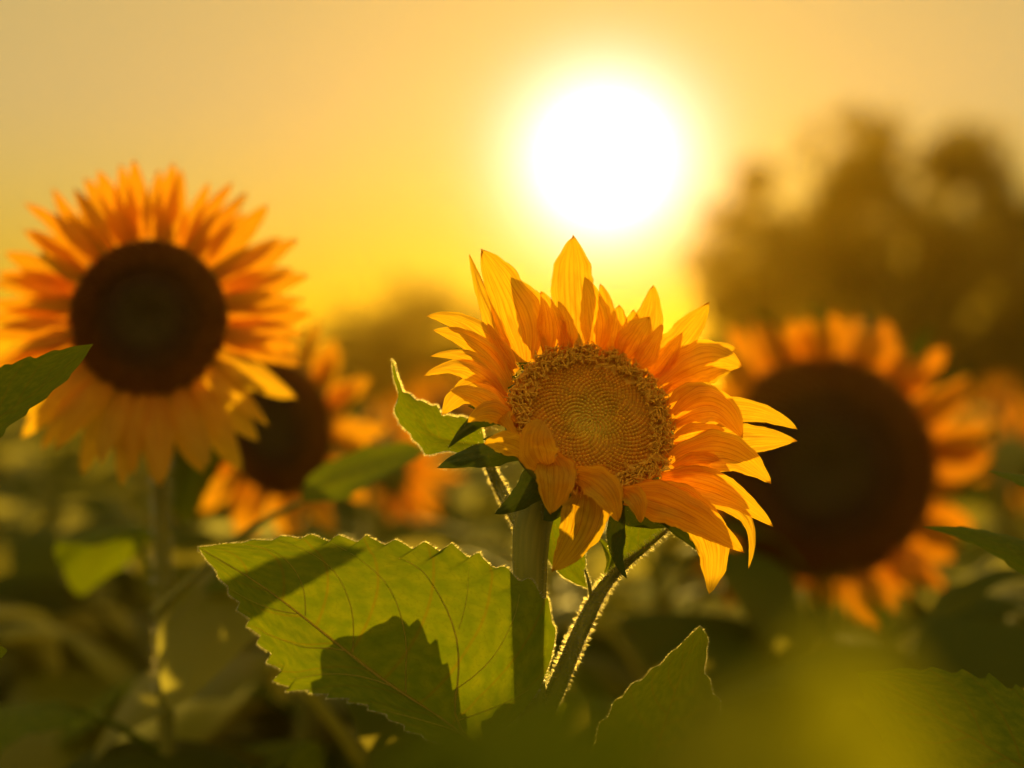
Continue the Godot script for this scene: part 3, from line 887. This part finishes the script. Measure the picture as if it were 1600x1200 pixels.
	t = thing("leafy_sunflower", "blurred dark green leaf close to the lens at bottom centre", "sunflower", foot)
	O = foot
	pts = [Vector3.ZERO, Vector3(0.0, 0.6, 0.01), P(700, 1500, 0.62) - O]
	part("stem", tube(pts, [0.012, 0.011, 0.006], 20, 10), M.stem, t)
	d = 0.62
	near_leaf(t, Vector3(560, 1420, d), Vector3(930, 1050, d), 130, 0.5)
	near_leaf(t, Vector3(760, 1420, d - 0.03), Vector3(1010, 1100, d - 0.05), 140, 0.9)
	near_leaf(t, Vector3(640, 1420, d), Vector3(700, 1110, d), 120, 1.9)
	stalk_leaves(t, curve(pts, 30), [0.4, 0.55, 0.7], 2.2, 0.14, false, 0.01)


func near_leaf(t: Node3D, base: Vector3, tip: Vector3, half: float, phase: float, mat: Material = M.leaf) -> void:
	var O := t.position
	var ax := Vector2(tip.x - base.x, tip.y - base.y)
	var sd := Vector2(-ax.y, ax.x).normalized() * half
	var m := []
	var a := []
	var b := []
	for k in 7:
		var f := k / 6.0
		var w := sin(PI * pow(f, 0.65))
		var c := base.lerp(tip, f)
		m.append(c)
		a.append(c + Vector3(sd.x * w, sd.y * w, 0.010 * w))
		b.append(c + Vector3(-sd.x * w, -sd.y * w, 0.012 * w))
	edge_leaf(t, m, a, b, 9.0, 0.002, phase).material_override = mat


# ---------------------------------------------------------------- background
func field() -> void:
	var protos := []
	var spots := []
	rng.seed = 77
	var zz := 2.25
	var row := 0
	var rows := ["first", "second", "third", "fourth"]
	var places := ["leftmost", "second from left", "third from left", "fourth from left", "fifth from left", "sixth from left", "seventh from left", "eighth from left", "ninth from left", "tenth from left", "eleventh from left", "twelfth from left"]
	var names := []
	while zz < 11.0:
		var half := 0.30 * zz + 0.25
		var xx := -half + rng.randf_range(0.0, 0.3)
		var col := 0
		while xx < half:
			names.append("blurred leafy sunflower, %s in the %s row behind the focused bloom" % [places[col], rows[row]] if row < 4 and col < 12 else "")
			col += 1
			spots.append(Vector3(xx + rng.randf_range(-0.10, 0.10), 0, -zz + rng.randf_range(-0.18, 0.18)))
			xx += 0.30 + 0.022 * zz
		zz += 0.52 + zz * 0.045
		row += 1
	for k in 5:
		var t := thing("field_sunflower", "blurred leafy sunflower plant in the field behind the focused bloom", "sunflower", Vector3.ZERO, "out of focus sunflower plants filling the field")
		var h := 1.0
		var sr := 0.013
		var top := Vector3(rng.randf_range(-0.05, 0.05), h, rng.randf_range(-0.03, 0.05))
		var pts := [Vector3.ZERO, Vector3(0.01, h * 0.5, 0), top]
		part("stem", tube(pts, [sr * 1.3, sr, sr * 0.7], 10, 7), M.stem, t)
		var hs := []
		for i in 24:
			hs.append(0.32 + 0.66 * i / 23.0)
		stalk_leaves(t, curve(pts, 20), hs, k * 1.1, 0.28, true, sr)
		if k < 2:
			var nz := Vector3(rng.randf_range(-0.5, 0.5), rng.randf_range(-0.1, 0.3), 1)
			flower_head(t, top + Vector3(0, 0.03, 0.05), nz, rng.randf_range(0.05, 0.075), 22, rng.randf_range(0.07, 0.09), {"bracts": 8, "material": M.petal_deep, "unruly": 0.2})
		protos.append(t)
	for i in spots.size():
		var s: Vector3 = spots[i]
		# keep the sight and light clear where the named blooms stand
		var t: Node3D
		if i < 5:
			t = protos[i]
			if i < 2:
				s = Vector3(-0.4 + 1.9 * i, 0, -7.4 - i)
		else:
			var near := -s.z < 5.0
			t = protos[(rng.randi() % 3) + 2 if near or rng.randf() < 0.7 else rng.randi() % 2].duplicate()
			t.name = numbered("field_sunflower")
			add_child(t)
		if names[i] != "" and i >= 2:
			t.set_meta("label", names[i])
		else:
			t.set_meta("label", "blurred leafy sunflower plant in the field behind the focused bloom")
		t.position = s
		t.rotation.y = rng.randf_range(-0.7, 0.7)
		var h := rng.randf_range(1.08, 1.26) if -s.z > 3.5 else rng.randf_range(1.0, 1.16)
		if -s.z < 2.95 and s.x / -s.z > 0.08 and s.x / -s.z < 0.235:
			h = rng.randf_range(0.70, 0.84)
		if -s.z > 3.0 and -s.z < 6.5 and s.x / -s.z > 0.05 and s.x / -s.z < 0.22:
			h = minf(h, rng.randf_range(0.9, 1.02))
		t.scale = Vector3.ONE * h
	# further off: one mass of plants
	var xs := []
	for k in 5000:
		var d := 11.0 + 55.0 * pow(rng.randf(), 1.5)
		var s := rng.randf_range(0.9, 1.25)
		xs.append(Transform3D(Basis(Vector3.UP, rng.randf() * TAU) * Basis.from_scale(Vector3.ONE * s), Vector3(rng.randf_range(-0.7, 0.7) * d, 0, -d)))
	var list := []
	for i in 11:
		var turn := i * 2.4
		var y := 0.4 + 0.6 * i / 11.0
		list.append([far_leaf_kinds[i % 6], Transform3D(Basis(Vector3.UP, turn) * Basis.from_scale(Vector3.ONE * 0.26), Vector3(0, y, 0))])
	list.append([tube([Vector3.ZERO, Vector3(0, 0.5, 0), Vector3(0, 1, 0)], [0.016, 0.013, 0.01], 4, 5), Transform3D.IDENTITY])
	var f := many("sunflower_crop", joined(list), M.crop, self, xs)
	f.set_meta("label", "far rows of leafy sunflowers running to the trees")
	f.set_meta("category", "crop")


func tree(called: String, label: String, foot: Vector3, height: float, crown: Vector3, leaves: int, leaf_size: float, clumps: int, sd: int, low := 0.25, trunk := 0.3, holes := 1.0, lobes := [], size := 1.0) -> void:
	rng.seed = sd
	var t := thing(called, label, "tree", foot)
	var cc := Vector3(0, height - crown.y, 0)
	part("trunk", tube([Vector3(0, -0.1, 0), Vector3(0.1, height * 0.25, 0), Vector3(-0.1, height * 0.55, 0.1), cc + Vector3(0, crown.y * 0.5, 0)], [trunk, trunk * 0.8, trunk * 0.55, trunk * 0.15], 16, 10, 0.06), M.bark, t)
	var xs := []
	var centers := []
	for k in clumps:
		var dir := Vector3(rng.randfn(), rng.randfn(), rng.randfn()).normalized()
		if dir.y < -low:
			dir.y = -low * rng.randf()
		var rad := pow(rng.randf(), 0.4) * rng.randf_range(0.75, 0.95)
		centers.append(cc + dir.normalized() * crown * rad)
	for k in mini(14, clumps):
		var e: Vector3 = centers[k]
		var s := Vector3(0, height * rng.randf_range(0.28, 0.55), 0)
		part("limb", tube([s, s.lerp(e, 0.5) + Vector3(0, 0.25, 0), e], [trunk * 0.4, trunk * 0.25, trunk * 0.06], 8, 7), M.bark, t)
	var fn := FastNoiseLite.new()
	fn.seed = sd
	fn.frequency = 1.0
	fn.fractal_octaves = 2
	var cell := crown.x * 0.30
	var tries := 0
	while xs.size() < leaves and tries < leaves * 40:
		tries += 1
		var u := Vector3(rng.randf_range(-1.15, 1.15), rng.randf_range(-1.15, 1.15), rng.randf_range(-1, 1))
		var p := cc + u * crown
		var edge := u.length() if lobes.is_empty() else 9.0
		for e in lobes:
			edge = minf(edge, ((p - e[0]) / (Vector3(1, 1, 1.3) * e[1])).length())
		edge += 0.20 * fn.get_noise_3d(u.x * 3.1 + 9.0, u.y * 3.1, u.z * 3.1) * 2.0
		if edge > 1.0 or u.y < -low - 0.15 * rng.randf():
			continue
		var dens := 0.55 - 0.25 * u.y + holes * fn.get_noise_3d(p.x / cell, p.y / cell, p.z / (cell * 2.5)) - 0.25 * edge * edge
		if rng.randf() > clampf(dens * 1.6, 0.02, 1.0):
			continue
		var b := Basis.from_euler(Vector3(rng.randf() * TAU, rng.randf() * TAU, rng.randf() * TAU))
		xs.append(Transform3D(b * Basis.from_scale(Vector3.ONE * leaf_size * rng.randf_range(0.7, 1.3)), p))
	# a small twig of three leaf blades
	var side := func(tan: Vector3, _t: float) -> Vector3:
		return Vector3(0, 0, 1).cross(tan).normalized()
	var blade := petal_sheet([Vector3.ZERO, Vector3(0.5, 0, 0.06), Vector3(1, 0, -0.1)], side, 0.6, 4, 2, 0.3, 0.0, 1.8, 0.4)
	var twig := joined([[blade, Transform3D.IDENTITY], [blade, Transform3D(Basis(Vector3(0, 0, 1), 1.2), Vector3(0.1, 0.1, 0))], [blade, Transform3D(Basis(Vector3(0.2, 0, 1).normalized(), -1.3), Vector3(0.1, -0.1, 0.05))]])
	many("crown", twig, M.tree_leaf, t, xs, [])
	t.scale = Vector3.ONE * size


func sky_image(sun: Vector3) -> Image:
	var w := 1536
	var h := 768
	var im := Image.create(w, h, false, Image.FORMAT_RGBF)
	for y in h:
		var el := 90.0 - (y + 0.5) / h * 180.0
		var ce := cos(deg_to_rad(el))
		var se := sin(deg_to_rad(el))
		var low := smoothstep(0.0, 7.0, el)
		var bl := 0.155 * smoothstep(1.5, 9.5, el) + 0.05 * smoothstep(12.0, 50.0, el)
		for x in w:
			var az := (x + 0.5) / w * TAU
			var th := rad_to_deg(acos(clampf(Vector3(sin(az) * ce, se, -cos(az) * ce).dot(sun), -1, 1)))
			var core := 2.3 * exp(-pow(th / 1.97, 2.0))
			var r := 0.525 + 0.40 * exp(-th / 8.0)
			var g := (0.405 + 0.16 * exp(-th / 7.0) + 0.24 * exp(-th / 2.6)) * lerpf(0.76, 1.0, low)
			var b := bl + 0.32 * exp(-pow(th / 2.9, 2.0))
			im.set_pixel(x, y, Color(r + core, g + core, b + core * 0.92))
	return im


func _ready() -> void:
	rng.seed = 11
	var cam := Camera3D.new()
	cam.name = "camera"
	var lens := CameraAttributesPhysical.new()
	lens.frustum_focal_length = FOCAL
	lens.frustum_focus_distance = 1.485
	lens.frustum_near = 0.05
	lens.frustum_far = 2000.0
	lens.exposure_aperture = 1.9
	cam.attributes = lens
	cam.near = 0.05
	cam.far = 2000.0
	cam.position = EYE
	cam.basis = cam_basis
	add_child(cam)
	cam.fov = 22.0
	cam.current = true

	var to_sun := (P(945, 250, 1.0) - EYE).normalized()
	var env := Environment.new()
	env.background_mode = Environment.BG_SKY
	var sky := Sky.new()
	var pano := PanoramaSkyMaterial.new()
	pano.panorama = ImageTexture.create_from_image(sky_image(to_sun))
	sky.sky_material = pano
	env.sky = sky
	env.tonemap_mode = Environment.TONE_MAPPER_LINEAR
	env.tonemap_exposure = 1.0
	env.sdfgi_enabled = true
	env.ssao_enabled = true
	env.ssil_enabled = true
	env.volumetric_fog_enabled = true
	env.volumetric_fog_density = 0.0009
	env.volumetric_fog_albedo = Color(1.0, 0.80, 0.25)
	env.volumetric_fog_anisotropy = 0.8
	var we := WorldEnvironment.new()
	we.name = "environment"
	we.environment = env
	add_child(we)
	var sun := DirectionalLight3D.new()
	sun.name = "sun"
	sun.light_color = Color(1.0, 0.82, 0.36)
	sun.light_energy = 1.5
	sun.light_angular_distance = 0.5
	sun.shadow_enabled = true
	add_child(sun)
	sun.basis = Basis.looking_at(-to_sun, Vector3.UP)

	make_materials()
	make_shapes()

	var ground := MeshInstance3D.new()
	ground.name = "ground"
	var pm := PlaneMesh.new()
	pm.size = Vector2(900, 900)
	ground.mesh = pm
	ground.material_override = M.soil
	ground.set_meta("kind", "structure")
	ground.set_meta("label", "bare brown soil of the sunflower field")
	add_child(ground)

	var lobes := []
	for e in [[-0.95, 7.0, 1.15], [1.4, 6.6, 1.1], [-2.4, 6.2, 1.05], [-3.4, 4.9, 1.15], [0.2, 5.8, 1.4], [2.3, 5.7, 1.25], [-1.1, 4.8, 1.6], [0.7, 4.1, 1.8], [-2.7, 3.6, 1.2], [2.3, 3.4, 1.7], [3.5, 4.6, 1.35], [3.4, 2.5, 1.4], [-0.8, 2.8, 1.4], [1.1, 2.2, 1.4]]:
		lobes.append([Vector3(e[0], e[1] - 0.1, rng.randf_range(-1.0, 1.0)), e[2] * 1.17])
	tree("round_tree", "large broad tree with sky gaps at right beyond the field", P(1405, 600, 31.5) * Vector3(1, 0, 1), 8.15, Vector3(4.6, 3.6, 2.6), 23000, 0.2, 46, 17, 9.0, 0.3, 2.4, lobes, 0.74)
	tree("distant_tree", "dark rounded treetop far off left of the focused bloom", P(655, 600, 29.0) * Vector3(1, 0, 1), 4.05, Vector3(2.5, 2.3, 1.6), 16000, 0.16, 30, 6, 0.9, 0.2, 0.4, [], 0.75)
	tree("distant_tree", "low dark bush below the broad tree at the right edge", P(1640, 600, 30.5) * Vector3(1, 0, 1), 3.3, Vector3(2.9, 1.7, 1.4), 9000, 0.16, 30, 7, 0.95, 0.2, 0.5, [], 0.75)

	rng.seed = 21
	full_sunflower("sunflower", "tall blurred sunflower at left with round dark disc and full petal ring", P(232, 497, 1.95), Vector3(0.03, 0.02, 1), 0.077, 54, 0.085, 0.0085, [0.30, 0.42, 0.52, 0.60, 0.68, 0.74, 0.79], 0.20, 0.3, {"florets": 700, "forward": -0.02, "forward_low": 0.45, "low_length": 1.3, "pale_below": true, "width": 1.08, "material": M.petal_mid, "unruly": 0.13, "bracts": 16})
	var tall := get_node("sunflower") as Node3D
	for e in [[-0.045, 1.325, -2.05, 0.16, 3.6], [0.075, 1.29, -2.06, 0.17, 5.4], [0.01, 1.30, -2.08, 0.17, 4.7]]:
		part("leaf", leaf_kinds[rng.randi() % 6], M.leaf, tall, Transform3D(Basis(Vector3.UP, PI / 2 + 0.3 * (e[4] - 4.7)) * Basis(Vector3(0, 0, 1), -0.55) * Basis.from_scale(Vector3.ONE * e[3]), P(232, 560, 1.95 + 0.09) - tall.position + Vector3((e[4] - 4.7) * 0.05, 0, -0.07)))
	var d := 1.97  # leaf added here to cast a shadow across the big leaf
	var reach := edge_leaf(tall, [Vector3(470, 785, d), Vector3(520, 755, d), Vector3(590, 728, d), Vector3(672, 700, d)],
		[Vector3(470, 785, d), Vector3(482, 746, d + 0.03), Vector3(545, 708, d + 0.05), Vector3(620, 694, d + 0.03), Vector3(672, 700, d)],
		[Vector3(470, 785, d), Vector3(530, 780, d - 0.03), Vector3(590, 752, d - 0.05), Vector3(640, 722, d - 0.03), Vector3(672, 700, d)], 4.0, 0.010, 0.4)
	part("petiole", tube([P(470, 785, d) - tall.position, P(380, 835, d) - tall.position, P(238, 960, d) - tall.position], [0.003, 0.004, 0.005], 10, 8), M.stem, reach)
	rng.seed = 22
	full_sunflower("sunflower", "huge blurred dark sunflower head at right behind the focused bloom", P(1285, 732, 2.8), Vector3(-0.08, -0.02, 1), 0.157, 46, 0.088, 0.014, [0.3, 0.45, 0.6, 0.7, 0.78], 0.24, 1.3, {"florets": 800, "forward": -0.25, "forward_low": -0.3, "unruly": 0.5, "twist": 2.0, "material": M.petal_deep, "bracts": 18, "width": 2.0, "dome": 0.2})
	rng.seed = 23
	full_sunflower("sunflower", "blurred sunflower turned left, partly behind the tall left bloom", P(432, 668, 2.55), Vector3(-0.62, -0.12, 1), 0.088, 30, 0.08, 0.011, [0.3, 0.45, 0.6, 0.7, 0.78], 0.22, 2.3, {"florets": 600, "forward": 0.1, "unruly": 0.3, "material": M.petal_mid, "bracts": 14, "width": 1.7})
	rng.seed = 24
	full_sunflower("sunflower", "small orange blurred sunflower between the turned head and focused bloom", P(612, 728, 3.3), Vector3(0.75, 0.1, -0.6), 0.05, 26, 0.085, 0.01, [0.3, 0.45, 0.6, 0.7], 0.22, 0.8, {"florets": 300, "forward": 0.3, "unruly": 0.25, "material": M.petal_deep, "bracts": 12})
	rng.seed = 25
	full_sunflower("sunflower", "orange blurred sunflower at right edge beyond the huge dark head", P(1585, 722, 4.2), Vector3(0.5, 0.2, -0.8), 0.06, 24, 0.09, 0.01, [0.3, 0.45, 0.6, 0.7], 0.22, 0.8, {"florets": 300, "forward": 0.3, "unruly": 0.25, "material": M.petal_deep, "bracts": 12})
	rng.seed = 31
	main_flower()
	rng.seed = 41
	edge_plants()
	field()
	for c in find_children("*", "", true, false):
		for k in c.get_meta_list():
			if String(k).begins_with("count_"):
				c.remove_meta(k)
